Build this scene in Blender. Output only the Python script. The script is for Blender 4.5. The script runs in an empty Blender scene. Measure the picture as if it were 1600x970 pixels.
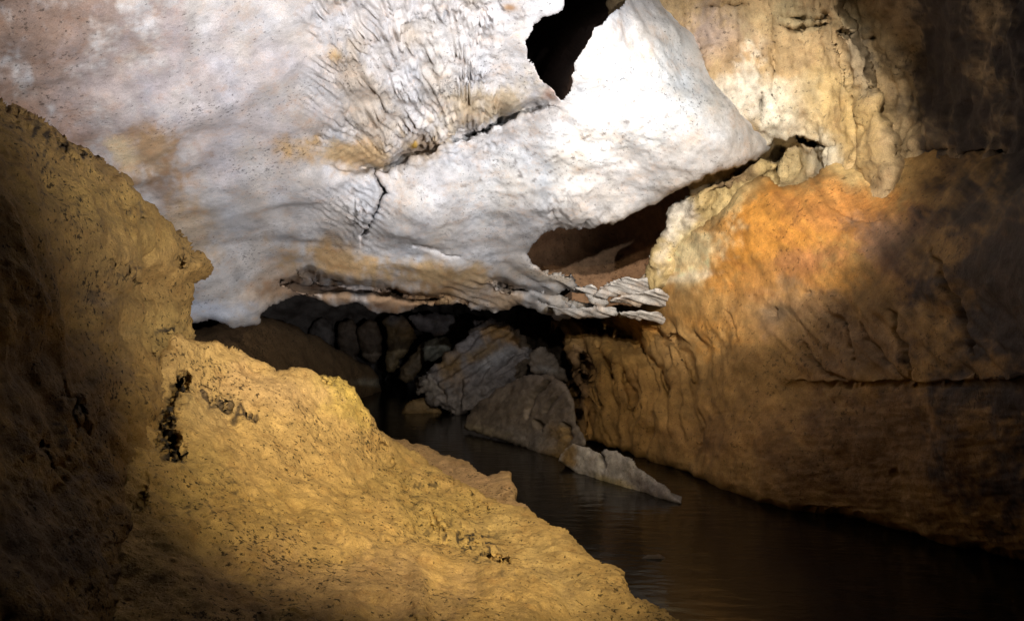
import bpy, math
import numpy as np
from mathutils import Vector

# ------------------------------------------------------------------ camera, world, light
scene = bpy.context.scene
CAM_H = 1.2                      # metres above the stream
F = 1244.0                       # focal length in photo pixels (1600 wide)
CX, CY = 800.0, 485.0
cd = bpy.data.cameras.new('camera'); cam = bpy.data.objects.new('camera', cd)
scene.collection.objects.link(cam)
cd.sensor_width = 36.0; cd.lens = 36.0 * F / 1600.0
cd.clip_start = 0.05; cd.clip_end = 200.0
cam.location = (0, 0, CAM_H); cam.rotation_euler = (math.radians(90), 0, 0)
scene.camera = cam

world = bpy.data.worlds.new('World'); scene.world = world; world.use_nodes = True
wn = world.node_tree.nodes; wl = world.node_tree.links
bg = wn['Background']
sky = wn.new('ShaderNodeTexSky'); sky.sky_type = 'NISHITA'; sky.sun_disc = False
sky.sun_elevation = math.radians(20)
wl.new(sky.outputs[0], bg.inputs[0]); bg.inputs[1].default_value = 0.0005   # deep underground

def px2w(px, py, Y):
    px = np.asarray(px, float); py = np.asarray(py, float); Y = np.asarray(Y, float)
    return np.stack([(px - CX) / F * Y, Y + 0 * px, CAM_H - (py - CY) / F * Y], -1)

def spot(name, loc, aim, power, color, half_deg, blend, radius):
    d = bpy.data.lights.new(name, 'SPOT'); o = bpy.data.objects.new(name, d)
    scene.collection.objects.link(o)
    d.energy = power; d.color = color; d.spot_size = math.radians(2 * half_deg)
    d.spot_blend = blend; d.shadow_soft_size = radius
    o.location = loc
    o.rotation_euler = (Vector(aim) - Vector(loc)).to_track_quat('-Z', 'Y').to_euler()
    return o

def aim(px, py, Y): return tuple(px2w(px, py, Y))
# unseen spot lamps, set around the camera to make the lit areas
spot('main_lamp', (0.25, 0.3, 2.4), aim(1130, 260, 5.4), 1800, (1.0, 0.92, 0.80), 14.8, 0.65, 0.03)
spot('beam_lamp', (1.30, 0.6, 2.3),   aim(830, 240, 5.5),  750, (0.90, 0.95, 1.0), 17.5, 0.85, 0.03)
spot('roof_lamp', (1.2, 0.3, 0.9),  aim(520, 120, 5.0),  1700, (1.0, 0.97, 0.97), 28, 0.95, 0.04)
spot('bank_lamp', (1.1, 0.6, 2.5),  aim(640, 720, 4.2),  1400, (1.0, 0.85, 0.56), 22, 1.0, 0.04)
spot('wall_lamp', (0.2, 0.1, 2.2), aim(960, 560, 6.4), 400, (1.0, 0.82, 0.55), 15.5, 1.0, 0.04)

vs = scene.view_settings
vs.view_transform = 'Standard'; vs.look = 'None'; vs.exposure = 0.0; vs.gamma = 1.0; vs.use_curve_mapping = False
scene.render.engine = 'CYCLES'
scene.cycles.max_bounces = 6; scene.cycles.diffuse_bounces = 1

# ------------------------------------------------------------------ numeric helpers
_rng = np.random.RandomState(7)
PERM = np.concatenate([_rng.permutation(512)] * 3)
G3 = _rng.normal(size=(512, 3)); G3 /= np.linalg.norm(G3, axis=1)[:, None]
def noise3(p):
    p = np.asarray(p, float); i = np.floor(p).astype(int); f = p - i; i &= 511
    u = f * f * f * (f * (f * 6 - 15) + 10)
    out = 0
    for dx in (0, 1):
        for dy in (0, 1):
            for dz in (0, 1):
                h = PERM[PERM[PERM[i[..., 0] + dx] + ((i[..., 1] + dy) & 511)] + ((i[..., 2] + dz) & 511)]
                g = G3[h]
                d = g[..., 0] * (f[..., 0] - dx) + g[..., 1] * (f[..., 1] - dy) + g[..., 2] * (f[..., 2] - dz)
                w = (u[..., 0] if dx else 1 - u[..., 0]) * (u[..., 1] if dy else 1 - u[..., 1]) * (u[..., 2] if dz else 1 - u[..., 2])
                out = out + d * w
    return out * 1.5
def fbm(p, o=4, gain=0.5, lac=2.03):
    a = 1.0; s = 0; q = np.asarray(p, float)
    for k in range(o):
        s = s + a * noise3(q + 17.3 * k); q = q * lac; a *= gain
    return s
def ridged(p, o=3):
    a = 1.0; s = 0; q = np.asarray(p, float)
    for k in range(o):
        s = s + a * (1 - 2 * np.abs(noise3(q + 9.1 * k))); q = q * 2.1; a *= 0.5
    return s
def n2(x, y, s=1.0, seed=0.0, o=3):
    return fbm(np.stack([x / s, y / s, np.zeros_like(x) + seed], -1), o)
def sstep(a, b, x):
    t = np.clip((x - a) / (b - a), 0, 1); return t * t * (3 - 2 * t)

def seg_dist(x, y, pts, closed=False):
    best = np.full(x.shape, 1e9); par = np.zeros(x.shape); n = len(pts)
    m = n if closed else n - 1; acc = 0.0
    for k in range(m):
        ax, ay = pts[k][:2]; bx, by = pts[(k + 1) % n][:2]
        dx, dy = bx - ax, by - ay; L2 = dx * dx + dy * dy + 1e-9
        t = np.clip(((x - ax) * dx + (y - ay) * dy) / L2, 0, 1)
        d = np.hypot(x - ax - t * dx, y - ay - t * dy)
        better = d < best
        best = np.where(better, d, best); par = np.where(better, acc + t * math.sqrt(L2), par)
        acc += math.sqrt(L2)
    return best, par / max(acc, 1e-6)
def sdf(x, y, pts):
    d, _ = seg_dist(x, y, pts, True)
    inside = np.zeros(x.shape, bool); n = len(pts)
    for k in range(n):
        ax, ay = pts[k]; bx, by = pts[(k + 1) % n]
        c = ((ay > y) != (by > y))
        with np.errstate(divide='ignore', invalid='ignore'):
            xi = (bx - ax) * (y - ay) / (by - ay + 1e-12) + ax
        inside ^= (c & (x < xi))
    return np.where(inside, d, -d)
def tps(ctrl):
    c = np.array(ctrl, float); P = c[:, :2] / 500.0; v = c[:, 2]; n = len(P)
    r2 = ((P[:, None] - P[None]) ** 2).sum(-1)
    K = np.where(r2 > 0, 0.5 * r2 * np.log(r2 + 1e-12), 0) + np.eye(n) * 0.004
    A = np.zeros((n + 3, n + 3)); A[:n, :n] = K; A[:n, n] = 1; A[:n, n + 1:] = P; A[n, :n] = 1; A[n + 1:, :n] = P.T
    w = np.linalg.solve(A, np.concatenate([v, [0, 0, 0]]))
    def f(x, y):
        x = x / 500.0; y = y / 500.0; s = w[n] + w[n + 1] * x + w[n + 2] * y
        for k in range(n):
            r = (x - P[k, 0]) ** 2 + (y - P[k, 1]) ** 2
            s = s + w[k] * 0.5 * r * np.log(r + 1e-12)
        return s
    return f
def groove(x, y, pts, width, jit=4.0, seed=0.0, taper=True, js=26.0):
    """1 on the crack line, 0 away from it (photo pixels), ragged"""
    xx = x + jit * n2(x, y, js, seed + 1.7); yy = y + jit * n2(x, y, js, seed + 5.2)
    d, t = seg_dist(xx, yy, pts)
    w = width * (np.clip(np.minimum(t, 1 - t) * 5, 0.15, 1) if taper else 1.0)
    return np.exp(-(d / w) ** 2)

# ------------------------------------------------------------------ mesh building
def link(name, verts, faces, cols, mat, parent=None, smooth=True, loc=None):
    verts = np.asarray(verts, float)
    if loc is None:
        loc = np.array([(verts[:, 0].min() + verts[:, 0].max()) / 2, (verts[:, 1].min() + verts[:, 1].max()) / 2, verts[:, 2].min()])
    me = bpy.data.meshes.new(name)
    v = (verts - loc).astype(np.float32)
    fq = [np.asarray(f, np.int32) for f in faces if len(f)]
    tot = np.concatenate([np.full(len(f), f.shape[1], np.int32) for f in fq])
    idx = np.concatenate([f.ravel() for f in fq])
    me.vertices.add(len(v)); me.vertices.foreach_set('co', v.ravel())
    me.loops.add(len(idx)); me.loops.foreach_set('vertex_index', idx)
    me.polygons.add(len(tot))
    me.polygons.foreach_set('loop_start', (np.cumsum(tot) - tot).astype(np.int32))
    me.update(calc_edges=True); me.validate()
    me.shade_smooth() if smooth else None
    ca = me.color_attributes.new('Col', 'FLOAT_COLOR', 'POINT')
    c4 = np.ones((len(v), 4), np.float32); c4[:, :3] = np.clip(cols, 0.004, 0.9)
    ca.data.foreach_set('color', c4.ravel())
    me.materials.append(mat)
    o = bpy.data.objects.new(name, me); scene.collection.objects.link(o)
    if parent is not None:
        o.parent = parent; o.location = Vector(loc) - parent.location
    else:
        o.location = loc
    return o
def tag(o, label=None, cat=None, group=None, kind=None):
    if label: o['label'] = label
    if cat: o['category'] = cat
    if group: o['group'] = group
    if kind: o['kind'] = kind
    return o

def blobs(x, y, base, items, seed=0.0):
    """rock colour: base plus stains and painted light or shade, ragged borders  (cx, cy, rx, ry, angle, colour, strength)"""
    c = np.zeros(x.shape + (3,)) + np.array(base)
    j = 0.65 * n2(x, y, 60, seed + 3, 5) + 0.3 * n2(x, y, 12, seed + 8, 3)
    for (cx, cy, rx, ry, a, col, s) in items:
        ca, sa = math.cos(math.radians(a)), math.sin(math.radians(a))
        u = ((x - cx) * ca + (y - cy) * sa) / rx; v = (-(x - cx) * sa + (y - cy) * ca) / ry
        m = s * (1 - sstep(0.25, 1.3, np.sqrt(u * u + v * v) + j))
        c = c * (1 - m[..., None]) + np.array(col) * m[..., None]
    return c

def dark_specks(c, x, y, mask, size=7.0, thr=0.1, seed=0.0, dark=(0.035, 0.028, 0.022), stretch=(1.0, 1.0)):
    """scattered dark specks: dirt, and painted shade in pits and pockets"""
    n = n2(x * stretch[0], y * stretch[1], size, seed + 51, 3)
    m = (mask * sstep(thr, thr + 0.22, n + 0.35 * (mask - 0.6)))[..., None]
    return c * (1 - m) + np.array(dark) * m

def relief(name, poly, ctrl, step, mat, disp=None, col=None, depth=None, edge_r=25, edge_d=0.15, holes=(),
           jit=3.0, skirt=((6, 0.25), (14, 0.6), (30, 1.2)), skirt_dz=0.0, close=False, parent=None, seed=0.0, hole_r=None):
    """a rock surface: outline and depths surveyed from the photograph, turned into metres, rounded over its
    edges, displaced along its normals and carried round to the back"""
    pl = np.array(poly, float)
    mg_ = 3 * step + 2.5 * jit; x0, y0 = pl.min(0) - mg_; x1, y1 = pl.max(0) + mg_
    gx = np.arange(x0, x1 + step, step); gy = np.arange(y0, y1 + step, step)
    x, y = np.meshgrid(gx, gy)
    jx = x + jit * n2(x, y, 22, seed + 31, 3); jy = y + jit * n2(x, y, 22, seed + 47, 3)
    s = sdf(jx, jy, poly)
    sh_ = np.full(x.shape, 1e6)
    for h in holes: sh_ = np.minimum(sh_, -sdf(jx, jy, h))
    so = s; s = np.minimum(s, sh_)
    gyd, gxd = np.gradient(s, step)
    gl = np.hypot(gxd, gyd) + 1e-6; gxd /= gl; gyd /= gl
    keep = s > -step * 1.05
    sn = keep & (s < 0)
    px = np.where(sn, x - gxd * s, x); py = np.where(sn, y - gyd * s, y)
    Y = tps(ctrl)(px, py)
    if depth is not None: Y = Y + depth(px, py)
    t = np.clip(np.minimum(so / edge_r, np.where(sh_ > 0, 0.6 + sh_ / 10, 0.6)), 0, 1)
    Y = Y + edge_d * (1 - np.sqrt(np.clip(1 - (1 - t) ** 2, 0, 1)))
    W = px2w(px, py, Y)
    du = np.gradient(W, axis=1); dv = np.gradient(W, axis=0)
    N = np.cross(du, dv); N /= np.linalg.norm(N, axis=-1, keepdims=True) + 1e-12
    flip = (N * (W - np.array([0, 0, CAM_H]))).sum(-1) > 0
    N[flip] *= -1
    kp = keep
    if disp is not None: W[kp] = W[kp] + N[kp] * disp(px[kp], py[kp], W[kp])[..., None]
    C = np.zeros(W.shape) + 0.3
    C[kp] = col(px[kp], py[kp], W[kp])
    ids = -np.ones(x.shape, int)
    fk = keep[:-1, :-1] & keep[1:, :-1] & keep[:-1, 1:] & keep[1:, 1:]
    fk &= (np.stack([s[:-1, :-1], s[1:, :-1], s[:-1, 1:], s[1:, 1:]]).max(0) > 0)
    use = np.zeros(x.shape, bool)
    use[:-1, :-1] |= fk; use[1:, :-1] |= fk; use[:-1, 1:] |= fk; use[1:, 1:] |= fk
    ids[use] = np.arange(use.sum())
    q = np.stack([ids[:-1, :-1], ids[1:, :-1], ids[1:, 1:], ids[:-1, 1:]], -1)[fk]
    V = W[use]; CC = C[use]; pxy = np.stack([px, py], -1)[use]; g = np.stack([gxd, gyd], -1)[use]; nrm = N[use]
    faces = [q]
    e = np.concatenate([q[:, [0, 1]], q[:, [1, 2]], q[:, [2, 3]], q[:, [3, 0]]])
    n = len(V); key = e.min(1).astype(np.int64) * n + e.max(1)
    uq, inv, cnt = np.unique(key, return_inverse=True, return_counts=True)
    be = e[cnt[inv] == 1]
    bv = np.unique(be); remap = {int(v): k for k, v in enumerate(bv)}
    prev = bv; allV = [V]; allC = [CC]; base = n
    cam0 = np.array([0, 0, CAM_H])
    for (ins, dd) in skirt:
        P = pxy[bv] + g[bv] * ins
        Yb = V[bv][:, 1]
        sc_ = (Yb + dd) / Yb
        newp = cam0 + (V[bv] - cam0) * sc_[:, None]
        shift = px2w(P[:, 0], P[:, 1], Yb + dd) - px2w(pxy[bv][:, 0], pxy[bv][:, 1], Yb + dd)
        newp = newp + shift; newp[:, 2] += skirt_dz * dd
        newp += 0.05 * dd * np.stack([noise3(newp * 3), noise3(newp * 3 + 5), noise3(newp * 3 + 9)], -1)
        cur = base + np.arange(len(bv)); allV.append(newp); allC.append(CC[bv]); base += len(bv)
        a = np.array([remap[int(k)] for k in be[:, 0]]); b = np.array([remap[int(k)] for k in be[:, 1]])
        faces.append(np.stack([prev[b], prev[a], cur[a], cur[b]], -1)); prev = cur
    if close:
        cen = allV[-1].mean(0); allV.append(cen[None]); allC.append(CC.mean(0)[None])
        a = np.array([remap[int(k)] for k in be[:, 0]]); b = np.array([remap[int(k)] for k in be[:, 1]])
        faces.append(np.stack([prev[b], prev[a], np.full(len(a), base)], -1))
    return link(name, np.concatenate(allV), faces, np.concatenate(allC), mat, parent)

# ------------------------------------------------------------------ materials
def rock_mat(name, tint, tamt=0.5, rough=0.75, bump=0.5, scale=30.0, mott=0.35, dist=0.01, spec=0.35, pit=0.0, speck=0.5, sthr=0.60, sscale=60.0, grain=0.25):
    m = bpy.data.materials.new(name); m.use_nodes = True
    nt = m.node_tree; n = nt.nodes; l = nt.links; b = n['Principled BSDF']
    at = n.new('ShaderNodeAttribute'); at.attribute_name = 'Col'
    tc = n.new('ShaderNodeTexCoord')
    def nz(s, det, r=0.6):
        k = n.new('ShaderNodeTexNoise'); k.inputs['Scale'].default_value = s; k.inputs['Detail'].default_value = det
        k.inputs['Roughness'].default_value = r; l.new(tc.outputs['Object'], k.inputs['Vector']); return k
    a = nz(scale * 0.35, 8, 0.7)
    mr = n.new('ShaderNodeMapRange'); mr.inputs[1].default_value = 0.3; mr.inputs[2].default_value = 0.7
    mr.inputs[3].default_value = 1 - mott; mr.inputs[4].default_value = 1 + mott * 0.6
    l.new(a.outputs[0], mr.inputs[0])
    vm = n.new('ShaderNodeVectorMath'); vm.operation = 'SCALE'
    tn = nz(7.0, 12, 0.78); mt = n.new('ShaderNodeMapRange'); mt.inputs[1].default_value = 0.50; mt.inputs[2].default_value = 0.68
    mt.inputs[3].default_value = 0; mt.inputs[4].default_value = tamt; l.new(tn.outputs[0], mt.inputs[0])
    tm = n.new('ShaderNodeMix'); tm.data_type = 'RGBA'; tm.blend_type = 'MULTIPLY'; tm.inputs['B'].default_value = (*tint, 1)
    l.new(mt.outputs[0], tm.inputs['Factor']); l.new(at.outputs['Color'], tm.inputs['A'])
    l.new(tm.outputs['Result'], vm.inputs[0]); l.new(mr.outputs[0], vm.inputs['Scale'])
    # dark specks for dirt and painted pit shade, denser in some patches, and fine grain
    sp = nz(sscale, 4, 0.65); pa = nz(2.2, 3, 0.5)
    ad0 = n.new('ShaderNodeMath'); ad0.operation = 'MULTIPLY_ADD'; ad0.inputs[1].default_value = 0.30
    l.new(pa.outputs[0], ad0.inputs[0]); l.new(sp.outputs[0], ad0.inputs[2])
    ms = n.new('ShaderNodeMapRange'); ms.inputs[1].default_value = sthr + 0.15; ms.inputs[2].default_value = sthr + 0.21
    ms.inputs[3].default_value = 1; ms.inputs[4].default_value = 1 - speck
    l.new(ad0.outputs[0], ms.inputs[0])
    gr = nz(scale * 6, 3, 0.7); mg = n.new('ShaderNodeMapRange'); mg.inputs[1].default_value = 0.25; mg.inputs[2].default_value = 0.75
    mg.inputs[3].default_value = 1 - grain; mg.inputs[4].default_value = 1 + grain
    l.new(gr.outputs[0], mg.inputs[0])
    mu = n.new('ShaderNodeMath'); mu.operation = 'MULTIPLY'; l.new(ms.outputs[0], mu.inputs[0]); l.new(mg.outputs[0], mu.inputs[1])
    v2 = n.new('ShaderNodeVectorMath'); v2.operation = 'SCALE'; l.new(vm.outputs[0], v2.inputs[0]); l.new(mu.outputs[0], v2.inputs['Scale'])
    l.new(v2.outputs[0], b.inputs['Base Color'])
    c = nz(scale, 10, 0.72)
    bp = n.new('ShaderNodeBump'); bp.inputs['Strength'].default_value = bump; bp.inputs['Distance'].default_value = dist
    src = c.outputs[0]
    if pit:
        vo = n.new('ShaderNodeTexVoronoi'); vo.inputs['Scale'].default_value = scale * 1.3
        l.new(tc.outputs['Object'], vo.inputs['Vector'])
        m2 = n.new('ShaderNodeMapRange'); m2.inputs[1].default_value = 0.05; m2.inputs[2].default_value = 0.35
        m2.inputs[3].default_value = -pit; m2.inputs[4].default_value = 0
        l.new(vo.outputs['Distance'], m2.inputs[0])
        ad = n.new('ShaderNodeMath'); ad.operation = 'ADD'; l.new(c.outputs[0], ad.inputs[0]); l.new(m2.outputs[0], ad.inputs[1]); src = ad.outputs[0]
    l.new(src, bp.inputs['Height']); l.new(bp.outputs[0], b.inputs['Normal'])
    r2 = n.new('ShaderNodeMapRange'); r2.inputs[3].default_value = rough - 0.15; r2.inputs[4].default_value = min(1, rough + 0.15)
    l.new(a.outputs[0], r2.inputs[0]); l.new(r2.outputs[0], b.inputs['Roughness'])
    b.inputs['Specular IOR Level'].default_value = spec
    return m
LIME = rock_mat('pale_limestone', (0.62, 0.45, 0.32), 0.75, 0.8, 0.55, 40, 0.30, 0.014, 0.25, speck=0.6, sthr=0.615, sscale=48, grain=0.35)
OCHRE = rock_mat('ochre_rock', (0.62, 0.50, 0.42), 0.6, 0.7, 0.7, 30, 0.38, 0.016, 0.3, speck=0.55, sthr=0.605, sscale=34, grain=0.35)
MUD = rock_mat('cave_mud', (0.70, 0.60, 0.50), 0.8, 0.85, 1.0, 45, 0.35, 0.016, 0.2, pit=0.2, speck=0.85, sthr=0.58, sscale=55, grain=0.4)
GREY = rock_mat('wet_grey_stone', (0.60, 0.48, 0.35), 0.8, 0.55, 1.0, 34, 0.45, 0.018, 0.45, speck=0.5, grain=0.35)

# ------------------------------------------------------------------ relief recipes
def pits(W, f, thr=0.35, seed=0.0):
    return np.clip(noise3(W * f + seed) - thr, 0, 1)
def disp_rock(a=1.0):
    def f(x, y, W):
        return a * (0.045 * fbm(W * 1.6, 3) + 0.016 * fbm(W * 7 + 3, 4) + 0.006 * ridged(W * 18, 2) - 0.05 * pits(W, 22, 0.45))
    return f

# ================================================================== ROOF
SHADE_HOLE = [(820,70),(835,45),(850,30),(878,18),(885,-20),(890,-160),(1010,-160),(1000,-20),(978,0),(955,22),(940,38),(927,44),(922,58),(905,85),  # opening added where a shadow falls beside the beam
        (900,100),(893,130),(885,152),(876,160),(865,150),(850,125),(835,108),(822,92)]
ROOF = [(-250,-250),(1005,-250),(1008,-18),(1040,6),(1076,36),(1111,76),(1138,102),(1166,139),(1190,164),(1208,200),(1200,236),(1180,254),
        (1150,260),(1130,262),(1100,280),(1060,298),(1020,318),(960,345),(920,355),(880,357),(850,362),(835,380),(825,400),(830,412),(850,422),
        (890,430),(905,446),(890,452),(866,456),(880,468),(930,474),(945,492),(905,494),(870,492),(855,487),(830,478),(805,472),(795,485),(770,488),(738,488),(720,471),(700,474),
        (660,472),(640,484),(615,488),(580,483),(560,473),(530,476),(515,475),(490,466),(470,463),(445,466),(420,477),(405,488),(398,503),
        (365,505),(330,497),(300,505),(250,515),(-250,540)]
ROOF_C = [(-250,-250,2.4),(0,0,3.0),(-200,300,3.2),(0,200,3.6),(200,0,3.3),(200,250,4.4),(100,450,5.5),(300,400,6.0),(350,500,6.9),(400,490,7.0),(500,0,4.0),
          (500,-250,3.3),(500,150,4.7),(500,300,5.6),(480,400,6.6),(460,460,7.3),(640,0,4.3),(640,150,5.1),(600,255,5.8),(640,330,5.9),(650,420,6.9),
          (650,480,7.6),(780,60,4.7),(790,180,5.4),(800,-150,4.0),(900,200,5.3),(1000,100,5.1),(1100,150,5.3),(1180,230,5.5),(1000,250,5.6),
          (900,320,6.0),(840,380,6.6),(800,450,7.4),(860,480,7.6),(930,480,7.5),(1000,30,5.05),(1000,-250,4.4),(1040,6,5.75),(1111,76,5.82),(1166,139,5.75),(1208,200,5.8),(1050,58,5.33),(1112,122,5.38),(1163,184,5.45)]
SEAM = [(470,235),(540,268),(600,268),(650,243),(720,216),(760,204),(800,186),(840,172),(870,165)]
def roof_depth(x, y):
    xx = x + 6 * n2(x, y, 30, 2.2); yy = y + 6 * n2(x, y, 30, 4.2)
    d, t = seg_dist(xx, yy, SEAM)
    ys = np.interp(xx, [p[0] for p in SEAM], [p[1] for p in SEAM])
    above = sstep(3, -3, yy - ys)
    amp = np.interp(xx, [450, 540, 600, 700, 780, 800, 850, 880], [0, 0.15, 0.50, 0.22, 0.75, 0.55, 0.15, 0])
    D = amp * above * np.exp(-d / 20.0) * np.clip(0.7 + 1.0 * n2(x, y, 45, 77, 1), 0.1, 1.4)
    # bump left of the short vertical crack, and the crack's step
    cx = np.interp(yy, [270, 300, 340, 375], [585, 597, 576, 560])
    m = sstep(255, 285, yy) * sstep(385, 360, yy)
    D -= 0.16 * m * sstep(3, -4, xx - cx) * np.exp(-np.clip(cx - xx, 0, 999) / 70.0)
    D += 0.40 * m * np.exp(-((xx - cx - 3) / 3.2) ** 2) * np.clip(0.5 + 1.5 * n2(x, y, 16, 78, 1), 0, 1)
    # strata cracks over the lip
    for pts, w, a in (([(440,440),(470,444),(520,446),(560,450),(600,453),(628,460)], 8, 1.1), ([(470,425),(488,436),(500,442)], 6, 0.8),
                      ([(595,452),(622,458),(640,464),(700,468)], 5, 0.7), ([(775,445),(800,452),(830,458)], 4.5, 0.6),
                      ([(690,455),(715,468),(735,476)], 3, 0.15), ([(760,440),(830,452),(880,466)], 3, 0.2), ([(835,468),(880,480),(930,484)], 3, 0.15),
                      ([(845,455),(900,478)], 2.5, 0.12), ([(640,380),(690,392),(720,400)], 4, 0.05)):
        D += a * groove(x, y, pts, w, 4, pts[0][0] * 0.1)
    D += 0.10 * np.exp(-((x - 620) / 150) ** 2 - ((y - 385) / 22) ** 2)         # long hollow above the lip
    D -= 0.10 * np.exp(-((x - 650) / 160) ** 2 - ((y - 425) / 18) ** 2)
    return D
def roof_disp(x, y, W):
    h = 0.05 * fbm(W * 1.3, 3) + (0.004 + 0.009 * sstep(420, 620, x)) * fbm(W * 5 + 3, 4) + 0.004 * sstep(380, 560, x) * fbm(W * 20, 2)
    # fluting fanning out towards the seam
    wx_ = x + 18 * n2(x, y, 90, 13, 2); wy_ = y + 18 * n2(x, y, 90, 15, 2)
    ang = np.arctan2(330 - wy_, wx_ - 730); r = np.hypot(wx_ - 730, wy_ - 330)
    m1 = sstep(455, 540, x + 40 * n2(x, y, 60, 14)) * sstep(800, 745, x) * sstep(262, 205, y + 24 * n2(x, y, 40, 19))
    q1 = noise3(np.stack([ang * 40, r / 110, 0 * x], -1)); q2 = noise3(np.stack([ang * 82, r / 80, 0 * x + 7], -1))
    rid = (1 - 3.0 * np.abs(q1)) + 0.6 * (1 - 3.0 * np.abs(q2))
    h += 0.045 * m1 * rid * np.clip(0.55 + 0.9 * n2(x, y, 34, 21), 0.1, 1.3)
    m2 = np.exp(-((x - 690) / 130) ** 2 - ((y - (225 - 0.33 * (x - 640))) / 40) ** 2) * (y < 275)
    ph2 = (x * 0.62 + y * 0.78) / 9.5 * 6.28 + 2.5 * n2(x, y, 40, 33)
    h += 0.012 * m2 * (1 - np.abs(np.sin(ph2 / 2)) * 2)
    # hatch beside the crack, diagonal scoring
    m3 = np.exp(-((x - 555) / 55) ** 2 - ((y - 330) / 55) ** 2)
    ph3 = (-x * 0.55 + y * 0.83) / 9 * 6.28 + 3.0 * n2(x, y, 30, 41)
    h += 0.012 * m3 * (1 - np.abs(np.sin(ph3 / 2)) * 2) * np.clip(0.6 + n2(x, y, 20, 43), 0, 1.3)
    # chisel-like pits over the whole pale face
    sx = (x * 0.8 + y * 0.6); sy = (-x * 0.6 + y * 0.8)
    pn = noise3(np.stack([sx / 14, sy / 6, np.zeros_like(x) + 2], -1))
    dens = np.clip(0.35 + 0.6 * n2(x, y, 120, 52), 0, 1)
    h -= 0.05 * np.clip(pn - 0.42, 0, 1) * dens * sstep(420, 600, x)
    m4 = np.exp(-((x - 890) / 70) ** 2 - ((y - 335) / 40) ** 2)
    h -= 0.06 * m4 * np.clip(noise3(np.stack([sx / 7, sy / 22, np.zeros_like(x) + 8], -1)) - 0.15, 0, 1)
    m5 = sstep(420, 450, y) * sstep(640, 760, x)
    h += 0.028 * m5 * n2((x * 0.93 + y * 0.36) * 0.13, -x * 0.36 + y * 0.93, 7, 61, 3)
    m6 = sstep(500, 300, x)
    h += m6 * 0.0015 * n2(x, y, 8, 71, 3)
    return h
def roof_col(x, y, W):
    c = blobs(x, y, (0.60, 0.58, 0.58), [
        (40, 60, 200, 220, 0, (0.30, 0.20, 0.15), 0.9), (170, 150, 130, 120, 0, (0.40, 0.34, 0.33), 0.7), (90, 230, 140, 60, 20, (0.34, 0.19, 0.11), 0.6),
        (330, 170, 170, 140, 0, (0.52, 0.48, 0.51), 0.6), (230, 240, 60, 55, 30, (0.45, 0.28, 0.12), 0.8), (250, 300, 45, 30, 50, (0.30, 0.19, 0.13), 0.5),
        (190, 235, 40, 22, 45, (0.75, 0.62, 0.42), 0.8), (300, 360, 50, 60, 0, (0.60, 0.43, 0.25), 0.7), (430, 440, 70, 40, -30, (0.50, 0.34, 0.2), 0.55),
        (330, 485, 80, 18, 0, (0.60, 0.66, 0.80), 0.8), (540, 245, 90, 30, 5, (0.58, 0.38, 0.16), 0.85), (640, 235, 60, 28, -20, (0.42, 0.27, 0.12), 0.6),
        (770, 160, 110, 32, -22, (0.50, 0.38, 0.22), 0.8), (570, 150, 40, 130, -20, (0.52, 0.40, 0.26), 0.5), (680, 80, 40, 90, -10, (0.5, 0.42, 0.32), 0.4),
        (645, 226, 9, 7, 0, (0.6, 0.36, 0.05), 0.9), (520, 80, 20, 14, 50, (0.55, 0.36, 0.12), 0.7), (860, 148, 13, 12, 0, (0.38, 0.22, 0.15), 1.0), (796, 15, 12, 8, 0, (0.4, 0.25, 0.13), 0.9),
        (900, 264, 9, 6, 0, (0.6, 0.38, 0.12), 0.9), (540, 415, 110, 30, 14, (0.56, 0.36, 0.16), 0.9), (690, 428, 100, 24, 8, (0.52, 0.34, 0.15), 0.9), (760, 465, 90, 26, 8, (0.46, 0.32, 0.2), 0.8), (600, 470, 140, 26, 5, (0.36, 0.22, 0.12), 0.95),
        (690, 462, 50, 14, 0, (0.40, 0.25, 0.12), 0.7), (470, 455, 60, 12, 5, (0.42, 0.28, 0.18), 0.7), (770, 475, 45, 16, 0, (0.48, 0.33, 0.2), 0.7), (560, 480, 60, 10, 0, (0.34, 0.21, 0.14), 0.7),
        (850, 432, 60, 12, 8, (0.55, 0.42, 0.28), 0.6), (1040, 140, 170, 95, -35, (0.48, 0.49, 0.51), 1.0), (840, 265, 210, 60, -22, (0.78, 0.77, 0.76), 0.9), (880, 90, 60, 60, 0, (0.7, 0.68, 0.66), 0.8)], 1.0)
    k = 1 + 0.22 * n2(x, y, 40, 81, 5)
    tint = np.clip(n2(x, y, 55, 91, 4), -1, 1)[..., None] * np.array([0.05, -0.01, -0.09])
    c = c * (k[..., None] + tint)
    mk = np.exp(-((x - 560) / 26) ** 2 - ((y - 335) / 48) ** 2)
    c = dark_specks(c, x * 0.55 + y * 0.83, (y * 0.55 - x * 0.83) , 0.85 * mk, 7, 0.12, 2.0, stretch=(0.5, 1.0))
    mk = 0.8 * np.exp(-((x - 760) / 60) ** 2 - ((y - 20) / 40) ** 2) + 0.7 * np.exp(-((x - 890) / 60) ** 2 - ((y - 335) / 30) ** 2) + 0.8 * np.exp(-((x - 625) / 45) ** 2 - ((y - 248) / 18) ** 2)  # last term paints shade into the seam pockets
    bm_ = 0.62 * np.exp(-((x * 0.93 - y * 0.37 - 720) / 330) ** 2 - ((x * 0.37 + y * 0.93 - 560) / 90) ** 2)
    c = dark_specks(c, x * 0.5 + y * 0.87, y * 0.5 - x * 0.87, bm_, 6.5, 0.34, 12.0, dark=(0.10, 0.07, 0.055), stretch=(1.0, 0.45))  # painted specks stand in for shaded pits on the beam
    return dark_specks(c, x * 0.8 - y * 0.6, x * 0.6 + y * 0.8, np.clip(mk, 0, 1), 8, 0.2, 3.0, dark=(0.06, 0.04, 0.03), stretch=(1.0, 0.35))
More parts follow.
